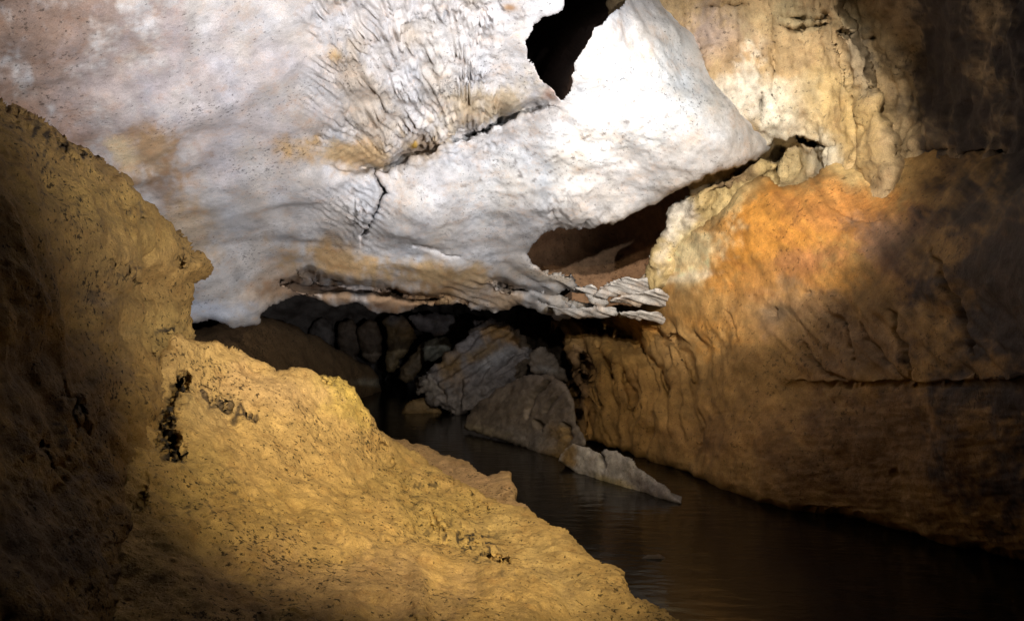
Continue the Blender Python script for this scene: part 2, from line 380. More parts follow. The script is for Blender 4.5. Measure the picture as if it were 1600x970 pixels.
roof = relief('cave_roof', ROOF, ROOF_C, 2.5, LIME, roof_disp, roof_col, roof_depth, edge_r=10, edge_d=0.10, holes=[SHADE_HOLE], jit=5,
              skirt=((4, 0.15), (10, 0.6), (16, 1.6), (30, 3.0)))
tag(roof, 'pale fluted limestone roof sweeping down over the stream passage', 'cave roof', kind='structure')

def shaft_depth(x, y):
    xr = np.interp(y, [-200, 0, 45, 100, 160, 220], [1012, 980, 930, 902, 882, 870])
    return np.where(x < xr, 0.045 * (xr - x), 0.003 * (x - xr))
shaft = relief('shade_shaft', [(770,-200),(1060,-200),(1030,40),(960,150),(900,215),(780,215)],
               [(780,-180,5.75),(1050,-180,5.75),(780,200,5.75),(960,140,5.75),(900,0,5.75)],
               4, OCHRE, disp_rock(0.8), lambda x, y, W: blobs(x, y, (0.10, 0.06, 0.045), []), shaft_depth, edge_r=10, edge_d=0.1)  # added shaft, coloured dark so the opening stays black
tag(shaft, 'dark brown inner wall of an added hole standing in for a roof shadow', 'added shaft wall')

# ================================================================== RIGHT-HAND WALL, upper part
UP = [(930,-250),(1850,-250),(1850,320),(1390,330),(1300,330),(1240,340),(1120,370),(1060,260),(960,60)]
UP_C = [(940,-240,5.0),(1000,0,5.6),(1100,60,5.6),(1200,100,5.45),(1150,130,5.45),(1210,190,5.5),(1250,200,5.55),(1330,100,5.1),(1385,200,4.9),(1420,150,5.0),(1500,100,4.4),(1600,100,3.7),
        (1850,0,2.7),(1850,300,2.6),(1200,-250,4.8),(1500,-250,4.0),(1180,300,6.0),(1400,320,4.8),(1850,-250,2.5),(1120,360,6.2),(1300,320,5.4)]
ARETE = [(1290,-60),(1312,10),(1342,70),(1372,140),(1392,230),(1396,330)]
def up_depth(x, y):
    xx = x + 8 * n2(x, y, 30, 1.1)
    ax = np.interp(y, [p[1] for p in ARETE], [p[0] for p in ARETE])
    D = 0.30 * sstep(-2, 8, xx - ax) * np.exp(-np.clip(xx - ax, 0, 999) / 90) - 0.10 * np.exp(-((xx - ax + 15) / 22) ** 2)
    ax2 = ax - 38 - 0.1 * (y - 60)
    D += 0.06 * sstep(-2, 4, xx - ax2) * np.exp(-np.clip(xx - ax2, 0, 999) / 30)
    # niche
    u = (x - 1240) / 52; v = (y - 254) / 42
    D += 0.36 * np.sqrt(np.clip(1 - u * u - v * v, 0, 1)) + 0.5 * groove(x, y, [(1222,232),(1203,255),(1200,290)], 8, 4, 2.0)
    for pts, w, a in (([(1090,12),(1130,8),(1180,6)], 2.5, .25), ([(1220,25),(1250,30),(1300,28)], 2.5, .22), ([(1218,38),(1240,50),(1270,40),(1300,36)], 2.5, .2),
                      ([(1310,50),(1332,54)], 3, .25), ([(1345,62),(1372,60)], 2.2, .2), ([(1190,145),(1192,165),(1190,190)], 4, .2), ([(1096,60),(1100,105)], 2, .1),
                      ([(1100,100),(1108,90)], 3, .2), ([(1240,215),(1262,222),(1310,232)], 3, .3), ([(1355,142),(1372,132)], 2, .1), ([(1390,245),(1440,236),(1490,232)], 2.5, .3),
                      ([(1280,20),(1290,25),(1300,22)], 4, .2), ([(1140,160),(1133,190)], 2, .1), ([(1500,242),(1580,236)], 2.5, .2), ([(1205,0),(1210,80),(1205,150)], 6, .06)):
        D += a * groove(x, y, pts, w, 3, pts[0][1] * 0.13)
    return D
def up_disp(x, y, W):
    h = 0.05 * fbm(W * 1.7 + 4, 3) + 0.018 * fbm(W * 6 + 9, 4)
    h += 0.022 * n2(x, y * 0.25, 16, 7, 3)                        # upright ribs
    h += 0.010 * fbm(W * 14, 3) - 0.06 * pits(W, 16, 0.5)
    h += 0.03 * np.abs(n2(x - 0.2 * y, y * 0.35, 40, 17, 2))
    return h
def up_col(x, y, W):
    c = blobs(x, y, (0.52, 0.37, 0.20), [
        (1110, 70, 80, 60, 20, (0.40, 0.32, 0.30), 0.85), (1150, 110, 60, 60, 0, (0.52, 0.34, 0.16), 0.7), (1250, 30, 90, 30, 0, (0.50, 0.42, 0.25), 0.7), (1215, 185, 70, 80, 0, (0.84, 0.78, 0.64), 1.0),  # near-white patch paints overexposed light into the rock colour
        (1290, 150, 60, 80, 10, (0.60, 0.44, 0.20), 0.7), (1350, 200, 50, 80, 0, (0.58, 0.40, 0.16), 0.7), (1285, 250, 30, 40, 0, (0.80, 0.74, 0.60), 0.8), (1235, 255, 40, 35, 0, (0.58, 0.44, 0.22), 0.9),  # pale crescent beside the niche is a painted highlight
        (1340, 100, 25, 60, -15, (0.42, 0.35, 0.26), 0.6), (1150, 165, 60, 60, 40, (0.80, 0.74, 0.64), 0.9), (1490, 100, 95, 330, 0, (0.06, 0.045, 0.04), 0.95), (1680, 100, 220, 500, 0, (0.05, 0.035, 0.03), 1.0)], 2.0)  # more painted glare by the roof; black right end paints shade
    k = 1 + 0.25 * n2(x, y * 0.5, 26, 85, 5)
    return c * k[..., None]
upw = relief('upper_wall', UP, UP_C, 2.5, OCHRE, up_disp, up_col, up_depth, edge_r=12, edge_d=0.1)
tag(upw, 'yellowish ribbed upper wall with a small round niche, right of the white roof', 'cave wall')

# ================================================================== recess under the white roof
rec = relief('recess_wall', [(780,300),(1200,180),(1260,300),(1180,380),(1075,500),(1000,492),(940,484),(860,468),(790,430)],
             [(790,320,8.2),(850,400,9.2),(950,350,9.4),(900,440,9.0),(1000,430,9.2),(1030,380,9.0),(1100,300,8.0),(1200,240,7.0),(1000,510,8.6),(800,500,9.0),(1250,300,6.6)],
             5, OCHRE, disp_rock(1.2), lambda x, y, W: 1.7 * blobs(x, y, (0.22, 0.125, 0.07), [(900,400,90,50,0,(0.26,0.15,0.08),0.8)]) * (1 + 0.2 * n2(x, y, 14, 4))[..., None], edge_r=10, edge_d=0.1)  # hollow shaped deep so that lamplight misses it
tag(rec, 'dark brown recess wall in shadow beneath the white roof edge', 'cave wall')
but = relief('rock_buttress', [(1008,440),(1014,415),(1026,392),(1036,362),(1042,335),(1056,318),(1068,306),(1092,298),(1118,284),(1150,270),(1180,256),(1215,256),(1225,310),(1170,350),(1110,400),(1070,460)],
              [(1020,420,6.5),(1050,330,6.3),(1100,300,6.0),(1180,262,5.75),(1200,290,5.9),(1100,380,6.2),(1060,440,6.4),(1040,380,6.35)],
              2.5, OCHRE, lambda x, y, W: 0.05 * fbm(W * 3, 3) + 0.05 * n2(x * 0.8 + y * 0.6, (x * 0.6 - y * 0.8) * 0.5, 22, 5, 4) + 0.010 * n2(x, y, 7, 9, 3) - 0.08 * groove(x, y, [(1105,330),(1115,300),(1140,280)], 7, 4, 2.0),
              lambda x, y, W: blobs(x, y, (0.56, 0.42, 0.20), [(1055,350,30,60,20,(0.74,0.68,0.60),0.9),(1130,280,50,16,-20,(0.25,0.16,0.09),0.8),(1075,385,30,30,0,(0.62,0.48,0.2),0.7)], 3.0) * (1 + 0.35 * n2(x, y, 12, 6, 3))[..., None],  # dark strip along the top paints the shaded gap
              edge_r=10, edge_d=0.10, jit=4, close=True)
tag(but, 'bright yellow crumbly rock buttress between orange hump and white roof', 'rock')

# ================================================================== RIGHT-HAND WALL, main part
RW = [(858,498),(905,498),(945,496),(980,484),(1018,458),(1032,430),(1042,400),(1078,362),(1110,336),(1150,300),(1185,277),(1198,280),(1212,292),(1245,290),(1275,279),
      (1290,264),(1312,244),(1345,226),(1420,222),(1850,215),(1850,960),(1600,880),(1500,852),(1420,836),(1350,816),(1280,808),(1230,802),(1180,788),(1120,755),(1060,735),(1000,716),(940,696),(900,683),(882,668),
      (887,620),(895,580),(880,540)]
RW_C = [(865,505,8.6),(950,515,7.9),(1010,515,7.0),(890,670,7.4),(950,570,7.1),(1000,600,6.6),(1000,700,6.5),(1050,450,6.3),(1100,360,5.95),(1190,285,5.6),(1290,270,5.2),(1150,450,5.6),(1150,600,5.4),(1180,780,4.95),
        (1250,360,5.0),(1300,450,4.7),(1300,600,4.6),(1280,800,4.6),(1310,250,5.3),(1360,240,5.2),(1440,235,4.85),(1600,232,3.75),(1400,310,4.65),(1400,500,4.1),(1420,830,4.2),(1500,500,3.6),(1600,300,3.1),(1600,600,3.0),(1850,225,2.85),(1850,320,2.4),(1850,900,2.7),(1600,850,3.6)]
def rw_depth(x, y):
    D = 0
    yy = y + 5 * n2(x, y, 40, 3.3)
    led = sstep(596, 602, yy) * sstep(1200, 1260, x)
    D = D + 0.04 * led * np.exp(-np.clip(yy - 600, 0, 999) / 60)
    # dark ragged rift at the left end
    D = D + 0.9 * groove(x, y, [(876,515),(902,560),(902,610),(896,655),(884,690)], 7, 12, 5.0, False, 18) * np.clip(0.55 + 1.5 * n2(x, y, 20, 45, 2), 0, 1)
    D = D + 0.9 * groove(x, y, [(900,500),(945,510),(985,524),(1012,552)], 15, 4, 6.0, True, 40) + 0.4 * groove(x, y, [(930,540),(955,570),(965,600)], 6, 3, 7.0)
    for pts in ([(905,560),(930,600),(940,640)], [(960,560),(985,600),(990,640)], [(1010,540),(1035,580),(1045,625)], [(1045,520),(1075,560),(1090,600)], [(915,620),(925,660),(920,685)], [(975,505),(1030,520),(1060,545)]):
        D = D + 0.16 * groove(x, y, pts, 4.5, 3, pts[0][0] * 0.11, True, 40)
    D = D - 0.10 * np.exp(-((x - 1130) / 120) ** 2 - ((y - 350) / 60) ** 2)
    return D
def rw_disp(x, y, W):
    hm_ = np.exp(-((x - 1200) / 170) ** 2 - ((y - 390) / 110) ** 2)
    h = 0.05 * fbm(W * 1.4 + 2, 3) + 0.012 * (1 - 0.7 * hm_) * fbm(W * 6 + 1, 4)
    for pts, w, a in (([(1225,596),(1300,600),(1400,601),(1540,600)], 3, .10), ([(1290,480),(1320,520),(1332,560)], 3, .10), ([(1380,480),(1410,540),(1425,592)], 3.5, .12), ([(1240,530),(1280,580),(1330,600)], 3.5, .12),
                      ([(1330,500),(1370,560),(1420,598)], 3, .1), ([(1090,640),(1100,670),(1085,700)], 3, .08), ([(1200,490),(1215,487)], 8, .10), ([(1262,454),(1264,457)], 4, .1),
                      ([(1290,600),(1300,640)], 2.5, .05), ([(1285,310),(1330,335),(1380,345)], 3, .06), ([(1390,735),(1400,740)], 8, .05), ([(1130,480),(1160,540)], 3, .05), ([(1450,380),(1490,470),(1510,560)], 5, .12)):
        h = h - 0.45 * a * groove(x, y, pts, w * 0.8, 7, pts[0][0] * 0.07)
    m = sstep(1190, 1020, x + 0.2 * (y - 500)) * sstep(488, 530, y) * sstep(760, 640, y)
    u = x * 0.90 - (y - 500) * 0.50 + 0.0016 * (y - 500) ** 2 + 14 * n2(x, y, 70, 18, 2); v = x * 0.4 + y * 0.9
    fl = n2(u, v * 0.13, 15, 12, 3)
    h += m * (0.07 * fl + 0.028 * n2(u, v * 0.16, 6, 16, 3) + 0.03 * n2(u, v * 0.12, 38, 13, 2) - 0.05 * np.clip(n2(u, v * 0.2, 20, 14, 3) - 0.15, 0, 1) * sstep(720, 560, y))
    m2 = sstep(1150, 1250, x) * sstep(620, 580, y) * sstep(430, 500, y)
    h += 0.03 * m2 * n2(x * 0.8 - y * 0.6, (x * 0.6 + y * 0.8) * 0.25, 24, 17, 3)
    m3 = sstep(590, 640, y)
    h += 0.005 * m3 * n2(x * 0.22, y, 10, 27, 4) * (1 - 0.5 * m)
    h += 0.006 * m * n2(x, y, 9, 37, 2)
    m4 = np.exp(-((x - 1180) / 150) ** 2 - ((y - 370) / 80) ** 2)
    h += 0.008 * m4 * n2(x * 0.8 + y * 0.6, (x * 0.6 - y * 0.8) * 0.3, 14, 29, 3) - 0.008 * pits(W, 14, .45)
    return h
def rw_col(x, y, W):
    c = blobs(x, y, (0.40, 0.235, 0.085), [
        (1195, 385, 250, 120, -18, (0.64, 0.29, 0.055), 1.0), (1330, 330, 120, 60, 20, (0.50, 0.22, 0.06), 0.9), (1230, 420, 140, 40, -15, (0.50, 0.25, 0.08), 0.7), (1065, 395, 75, 60, -35, (0.88, 0.72, 0.42), 1.0), (1135, 312, 90, 20, -38, (0.84, 0.62, 0.30), 0.9), (1070, 432, 60, 10, -8, (0.88, 0.78, 0.60), 0.6),  # cream patches paint the hot glow on the hump's left rim
        (1270, 400, 70, 25, -10, (0.42, 0.18, 0.08), 0.6), (1400, 380, 80, 50, 0, (0.18, 0.13, 0.11), 0.7), (1240, 490, 110, 45, 10, (0.38, 0.24, 0.12), 0.8), (1215, 487, 35, 16, 0, (0.14, 0.11, 0.08), 0.7), (1080, 470, 90, 30, 5, (0.42, 0.26, 0.10), 0.7),
        (1340, 530, 120, 60, 0, (0.32, 0.20, 0.11), 0.7), (980, 600, 100, 90, 30, (0.42, 0.24, 0.07), 0.7), (1090, 630, 80, 40, 0, (0.48, 0.29, 0.10), 0.7), (905, 600, 22, 90, 0, (0.15, 0.10, 0.07), 0.7),  # narrow dark strip paints shade into the rift
        (1250, 700, 250, 90, 10, (0.36, 0.20, 0.075), 0.7), (1400, 660, 150, 60, 0, (0.26, 0.16, 0.08), 0.6), (1345, 262, 80, 30, 5, (0.55, 0.40, 0.18), 0.9), (1450, 700, 300, 110, 0, (0.24, 0.135, 0.06), 0.9), (1560, 450, 130, 330, 0, (0.06, 0.045, 0.04), 0.95), (1720, 550, 200, 600, 0, (0.045, 0.032, 0.03), 1.0)], 5.0)  # near-black right end paints the unlit side into the colour
    k = 1 + 0.28 * n2(x, y, 34, 87, 5) + 0.30 * n2((x * 0.83 - y * 0.55), (x * 0.55 + y * 0.83) * 0.15, 16, 88, 4) * sstep(1000, 1100, x)
    rust = (0.28 * sstep(0.05, 0.5, n2((x * 0.87 + y * 0.5) * 0.25, y * 0.87 - x * 0.5, 16, 89, 4)) * np.exp(-((x - 1220) / 150) ** 2 - ((y - 390) / 80) ** 2))[..., None]
    c = c * (1 - rust) + np.array((0.36, 0.12, 0.04)) * rust
    return c * k[..., None]
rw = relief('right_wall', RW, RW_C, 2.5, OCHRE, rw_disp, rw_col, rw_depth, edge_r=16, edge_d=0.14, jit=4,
            skirt=((3, 0.1), (10, 0.5), (25, 1.2), (30, 2.0)))
tag(rw, 'orange and brown drapery wall swelling out along the right bank', 'cave wall')

# ================================================================== thin flakes under the roof edge
shelf = bpy.data.objects.new('rock_shelf', None); scene.collection.objects.link(shelf)
shelf.location = tuple(px2w(1000, 505, 7.1)); shelf.empty_display_size = 0.1
tag(shelf, 'splintered pale rock shelf sticking out above the drapery wall', 'rock shelf')
for k, (pl, yy) in enumerate([
        ([(925,462),(940,446),(965,437),(985,434),(1010,436),(1022,445),(1020,458),(1000,462),(970,462),(945,468)], 6.7),
        ([(950,470),(985,460),(1025,452),(1048,462),(1062,484),(1050,486),(1010,478),(980,478)], 6.5),
        ([(855,478),(890,482),(930,478),(960,482),(968,492),(945,496),(900,495),(868,492)], 6.9),
        ([(965,486),(1000,484),(1030,488),(1052,500),(1046,508),(1010,502),(985,498)], 6.6),
        ([(1000,440),(1010,428),(1013,410),(1018,398),(1024,404),(1024,425),(1022,438)], 6.6),
        ([(890,452),(925,444),(940,456),(950,474),(935,478),(920,466)], 6.9)]):
    cx = sum(p[0] for p in pl) / len(pl); cy = sum(p[1] for p in pl) / len(pl)
    o = relief('flake', pl, [(cx-60,cy,yy+.12),(cx+60,cy,yy-.12),(cx,cy-30,yy-.15),(cx,cy+30,yy+.2)], 1.8, LIME,
           lambda x, y, W: 0.02 * n2((x * 0.95 + y * 0.3) * 0.10, (-x * 0.3 + y * 0.95), 5, 4 + k, 2) + 0.022 * n2(x * 0.5 - y * 0.5, y, 24, 8 + k, 2),
           lambda x, y, W: blobs(x, y, (0.55, 0.52, 0.50), [(cx, cy + 12, 60, 8, 8, (0.36, 0.25, 0.16), 0.7)], k) * (1 + 0.3 * n2(x, y, 12, 6, 3))[..., None],
           edge_r=3, edge_d=0.03, jit=3.5, skirt=((1, 0.04), (3, 0.3), (5, 0.6)), close=True, parent=shelf, seed=k * 3.1)

# ================================================================== passage under the roof
back = relief('passage_back_wall', [(250,430),(760,430),(860,470),(1000,500),(1000,600),(900,680),(620,680),(250,640)],
              [(250,450,12),(450,480,13.0),(600,520,13.6),(750,500,12),(900,500,9.6),(960,560,9.0),(600,640,13.8),(850,640,9.6),(250,620,12)],
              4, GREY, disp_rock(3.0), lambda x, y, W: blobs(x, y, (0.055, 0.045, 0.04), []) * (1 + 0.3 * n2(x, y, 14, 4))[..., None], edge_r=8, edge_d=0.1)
tag(back, 'dark back wall at the end of the low passage', 'cave wall')

def boulder(name, label, poly, Y0, tilt=(0, 0), col=(0.2, 0.18, 0.17), items=(), mat=GREY, er=None, ed=None, step=2.2, cracks=(), dirn=None, amp=1.0, jit=3.0, seed=0.0, cat='boulder', bulge=0.0, group=None):
    xs = [p[0] for p in poly]; ys = [p[1] for p in poly]
    cx, cy = (min(xs) + max(xs)) / 2, (min(ys) + max(ys)) / 2; w, h = max(xs) - min(xs), max(ys) - min(ys)
    ctrl = []
    for i in (-1, 0, 1):
        for j in (-1, 0, 1):
            ctrl.append((cx + i * w / 2, cy + j * h / 2, Y0 + tilt[0] * i + tilt[1] * j - (bulge if i == 0 and j == 0 else 0)))
    er = er or 0.4 * min(w, h); ed = ed or 0.8 * er / F * Y0
    def dsp(x, y, W):
        s = Y0 / 8.0
        q = 0.03 * s * amp * fbm(W * 2.2 + seed, 3) + 0.012 * s * amp * fbm(W * 9 + seed, 3) + 0.008 * s * amp * ridged(W * 14 + seed, 2)
        if dirn is not None:
            a, per, k = dirn; ca, sa = math.cos(math.radians(a)), math.sin(math.radians(a))
            q = q + k * n2((-x * sa + y * ca), (x * ca + y * sa) * 0.18, per, seed + 2, 3)
        for pts, wd, dp in cracks: q = q - dp * groove(x, y, pts, wd, 3, seed)
        return q
    o = relief(name, poly, ctrl, step, mat, dsp,
               lambda x, y, W: 0.68 * blobs(x, y, col, items, seed) * (1 + 0.4 * n2(x, y, 14, seed + 9, 4))[..., None],
               edge_r=er, edge_d=ed, jit=jit, skirt=((1, ed * 0.5), (er * 0.4, ed * 1.2), (er, ed * 2)), close=True, seed=seed)
    return tag(o, label, cat, group)

OC = (0.26, 0.15, 0.05); PALE = (0.36, 0.34, 0.34)
boulder('stone', 'small round grey stone at far left of the low passage', [(478,545),(482,515),(492,500),(505,497),(518,504),(524,522),(520,550),(505,565)], 12.9, seed=1, col=(0.15,0.13,0.12), cat='stone')
boulder('stone', 'narrow dark brown stone leaning beside the round grey stone', [(530,505),(545,498),(558,505),(560,540),(555,575),(540,570),(532,540)], 12.8, seed=2, col=(0.14,0.10,0.07), cat='stone')
boulder('stone', 'upright oval brown stone left of the ochre wedge stone', [(560,510),(575,499),(590,505),(598,530),(596,556),(582,568),(566,556),(559,535)], 12.6, seed=3, col=(0.17,0.12,0.08), cat='stone')
boulder('stone', 'tapering ochre wedge stone with grey top in the passage', [(600,500),(612,494),(636,496),(645,510),(652,528),(640,545),(624,560),(615,582),(603,580),(606,550),(604,520)], 12.2, seed=4, col=(0.22,0.15,0.07),
        items=[(615,500,30,12,0,(0.24,0.22,0.22),0.9),(628,515,20,20,0,OC,0.7)], cat='stone')
boulder('stone', 'long brown stone slanting down beside the grey boulder', [(622,590),(625,572),(645,552),(662,535),(672,545),(660,570),(648,594),(635,600)], 11.4, seed=5, col=(0.19,0.13,0.07), cat='stone')
boulder('stone', 'flat grey block wedged under the middle of the roof lip', [(640,494),(668,492),(715,494),(730,505),(724,522),(700,530),(672,518),(652,512)], 11.6, seed=6, col=(0.24,0.21,0.21),
        items=[(700,525,30,8,0,(0.2,0.12,0.07),0.8)], cat='stone')
boulder('stone', 'streaky grey-green stone between slanting stone and big boulder', [(662,556),(665,535),(680,526),(700,532),(705,545),(690,556),(672,566)], 11.0, seed=7, col=(0.24,0.22,0.17), dirn=(-40,7,0.04), cat='stone')
boulder('boulder', 'big rough grey boulder with ochre stains beneath the roof lip', [(651,615),(654,597),(668,588),(680,572),(700,556),(722,540),(740,520),(743,502),(758,495),(790,502),(815,520),(830,545),(834,562),(830,580),(800,600),(760,625),(735,645),(715,648),(692,640),(676,628),(668,614)],
        9.2, (-0.1, -0.2), (0.25,0.22,0.22), [(770,515,35,22,20,(0.36,0.19,0.05),0.9),(710,575,30,30,-30,OC,0.8),(740,560,60,14,-25,(0.28,0.17,0.06),0.8),(775,560,60,10,-25,(0.42,0.41,0.43),0.7),(665,605,18,18,0,(0.32,0.27,0.22),0.6),(800,530,25,12,30,(0.32,0.17,0.05),0.8)],
        cracks=[([(716,648),(720,600),(722,590)],4,.12),([(760,590),(790,560),(826,545)],2.5,.06),([(735,610),(760,575),(800,560)],2.5,.06),([(676,590),(690,610),(700,630)],3,.08)], dirn=(-32,8,0.05), amp=1.8, jit=5, seed=8, er=26)
boulder('stone', 'broken pale-edged stone perched above the smooth grey slab', [(828,578),(831,560),(840,547),(848,545),(860,558),(866,568),(880,578),(888,596),(868,592),(850,583),(838,590)], 8.2, er=6, seed=9, col=(0.2,0.16,0.13), items=[(850,576,28,6,8,PALE,0.8)], amp=2, cat='stone')
boulder('slab', 'large smooth grey slab sloping into the stream', [(724,668),(730,650),(745,632),(775,608),(805,592),(835,584),(862,586),(884,600),(896,630),(900,660),(918,690),(905,726),(880,722),(855,714),(815,698),(775,684),(745,678)],
        7.0, (-0.85, -0.1), (0.215,0.175,0.15), [(755,672,60,10,14,(0.34,0.29,0.22),0.7),(872,702,26,30,20,(0.30,0.18,0.05),1.0),(820,685,60,20,15,(0.30,0.27,0.27),0.7),(795,680,12,5,0,(0.2,0.16,0.1),0.6)],
        cracks=[([(860,592),(835,615),(825,640),(822,660)],3,.12),([(835,655),(848,672)],3.5,.1),([(880,660),(892,690)],4,.1),([(845,645),(870,620)],2,.05)], dirn=(-38,6,0.018), amp=0.35, seed=10, er=9, ed=0.06, cat='slab', bulge=0.05)
boulder('stone', 'long whitish stone lying in the water below the drapery wall', [(872,722),(880,702),(894,690),(915,698),(930,705),(940,712),(945,704),(960,704),(985,720),(1012,740),(1045,766),(1064,786),(1030,780),(990,768),(950,758),(915,744)],
        5.5, (-0.55, -0.05), (0.46,0.42,0.40), [(955,752,40,8,20,(0.42,0.33,0.14),0.7),(1030,770,45,16,30,(0.25,0.2,0.2),0.6),(890,712,14,22,20,(0.30,0.18,0.05),0.9)],
        cracks=[([(938,708),(942,722),(945,735)],3,.12)], amp=0.9, seed=11, er=12, jit=4, cat='stone')
boulder('stone', 'little pointed brown stone at the water in the passage', [(626,648),(634,634),(648,626),(660,622),(674,628),(688,640),(692,648)], 9.3, seed=12, col=(0.22,0.14,0.06), cat='stone', jit=1.5)
boulder('stone', 'faint brown stone just breaking the dark stream surface', [(1000,872),(1012,866),(1032,866),(1044,874),(1030,882),(1010,881)], 3.86, seed=13, col=(0.05,0.03,0.02), cat='stone', jit=1.5, amp=0.3)

# ================================================================== mud banks and near rock
def mud_disp(a=1.0, f0=0.0):
    def f(x, y, W):
        crumb = fbm(W * 24 + f0, 3); big = fbm(W * 3.2 + f0, 4)
        dens = np.clip(0.25 + 1.1 * fbm(W * 2.6 + 7 + f0, 2), 0, 1)
        return a * (0.035 * big + 0.010 * fbm(W * 10 + f0, 3) + 0.0035 * crumb - 0.05 * dens * pits(W, 30, 0.30, f0) - 0.09 * dens * pits(W, 13, 0.42, f0))
    return f
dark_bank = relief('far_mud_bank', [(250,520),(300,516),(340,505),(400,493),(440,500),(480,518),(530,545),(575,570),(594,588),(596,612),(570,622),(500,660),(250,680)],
    [(260,520,7.6),(400,500,8.6),(450,510,9.2),(590,590,11.4),(590,615,11.5),(500,600,9.5),(400,580,8.0),(300,650,6.6),(500,655,8.6)], 3.5, MUD, mud_disp(0.8, 3.0),
    lambda x, y, W: blobs(x, y, (0.13,0.08,0.04), [(580,598,40,8,0,(0.3,0.26,0.2),0.8)], 4), edge_r=20, edge_d=0.3, jit=2, skirt=((3,.2),(10,.8),(20,1.6)), skirt_dz=-0.4)  # mud colour darkened to hold this bank's shade
tag(dark_bank, 'shaded dark brown mud bank behind the golden one', 'mud bank')
led = relief('mud_ledge', [(600,680),(640,688),(690,708),(730,722),(762,742),(770,735),(782,732),(796,736),(800,750),(808,770),(804,778),(822,792),(832,806),(820,830),(700,800),(610,740)],
    [(620,690,6.2),(700,712,6.0),(780,740,5.35),(830,805,4.4),(700,790,4.8),(640,740,5.6),(820,830,4.1)], 2.2, MUD, mud_disp(0.7, 9.0),
    lambda x, y, W: blobs(x, y, (0.42,0.27,0.13), [(720,740,60,20,20,(0.46,0.29,0.15),0.8)], 6) * (1 + 0.2 * n2(x, y, 14, 2))[..., None], edge_r=9, edge_d=0.12, jit=4, skirt=((1,.05),(6,.3),(12,.6)), skirt_dz=-0.5)
tag(led, 'low crumbling mud ledge between golden bank and stream', 'mud ledge')

BANK = [(130,1150),(150,970),(170,830),(185,760),(210,650),(250,560),(270,520),(300,526),(340,535),(390,558),(440,581),(490,581),(530,587),(556,606),(578,638),(610,680),(640,704),(700,742),(760,772),
        (820,800),(870,825),(920,863),(960,890),(972,908),(990,935),(1020,945),(1050,968),(1085,1000),(1180,1150)]
BANK_C = [(140,1140,1.75),(170,830,2.5),(210,650,3.1),(270,525,3.75),(390,558,4.2),(540,590,4.65),(600,665,4.9),(640,704,5.1),(740,760,4.85),(830,806,4.35),(920,863,3.75),(970,905,3.33),(1050,968,2.95),(1180,1140,2.3),
          (300,970,2.25),(600,970,2.45),(660,940,2.65),(800,950,2.75),(900,970,2.85),(450,750,3.55),(260,700,3.05),(350,620,3.85),(480,640,4.2),(600,800,3.75),(720,850,3.7),(820,880,3.45),(500,1140,1.75),(900,1140,2.1)]
def bank_depth(x, y):
    D = 0
    yy = y + 6 * n2(x, y, 30, 6); xx = x + 8 * n2(x, y, 22, 8)
    rx = np.interp(y, [580, 700, 800, 900, 1000], [545, 610, 628, 655, 665])     # soft crease down the bank
    D = D - 0.05 * np.exp(-((xx - rx) / 18) ** 2) + 0.07 * sstep(0, 40, xx - rx) * np.exp(-np.clip(xx - rx, 0, 999) / 70) * sstep(640, 720, y)
    # dark ragged pocket beside the near rock
    pk = np.exp(-(np.clip(seg_dist(xx, yy, [(283,595),(268,640),(256,665),(268,705)])[0] - 5, 0, 99) / 7) ** 2)
    D = D + 0.16 * pk * np.clip(0.55 + 1.8 * n2(x, y, 9, 44, 2), 0.0, 1.5)
    D = D + 0.25 * np.exp(-((xx - 268) / 9) ** 2 - ((yy - 690) / 14) ** 2) + 0.25 * groove(x, y, [(284,592),(272,615),(255,645)], 6, 3, 3.0)
    for pts, w, a in (([(600,690),(640,770),(690,830),(740,850)], 9, .06), ([(660,790),(700,830)], 7, .07), ([(690,745),(730,760),(760,800)], 6, .06), ([(735,840),(770,870),(790,880)], 8, .07),
                      ([(500,590),(520,605)], 4, .05), ([(365,693),(368,695)], 3, .08), ([(230,730),(225,760),(215,790)], 5, .06)):
        D = D + a * groove(x, y, pts, w, 9, pts[0][0] * 0.03) * np.clip(0.4 + 1.6 * n2(x, y, 10, 46, 2), 0, 1.4)
    for pts in (LETTERS): D = D + 0.03 * groove(x, y, pts, 2.6, 0.8, 1.0, False)
    return D
LETTERS = [[(324,610),(327,637),(338,634)], [(348,624),(350,638),(357,643),(362,629)], [(366,657),(376,630),(385,656)], [(370,647),(383,648)],
           [(389,660),(391,647),(398,660),(401,648)]]
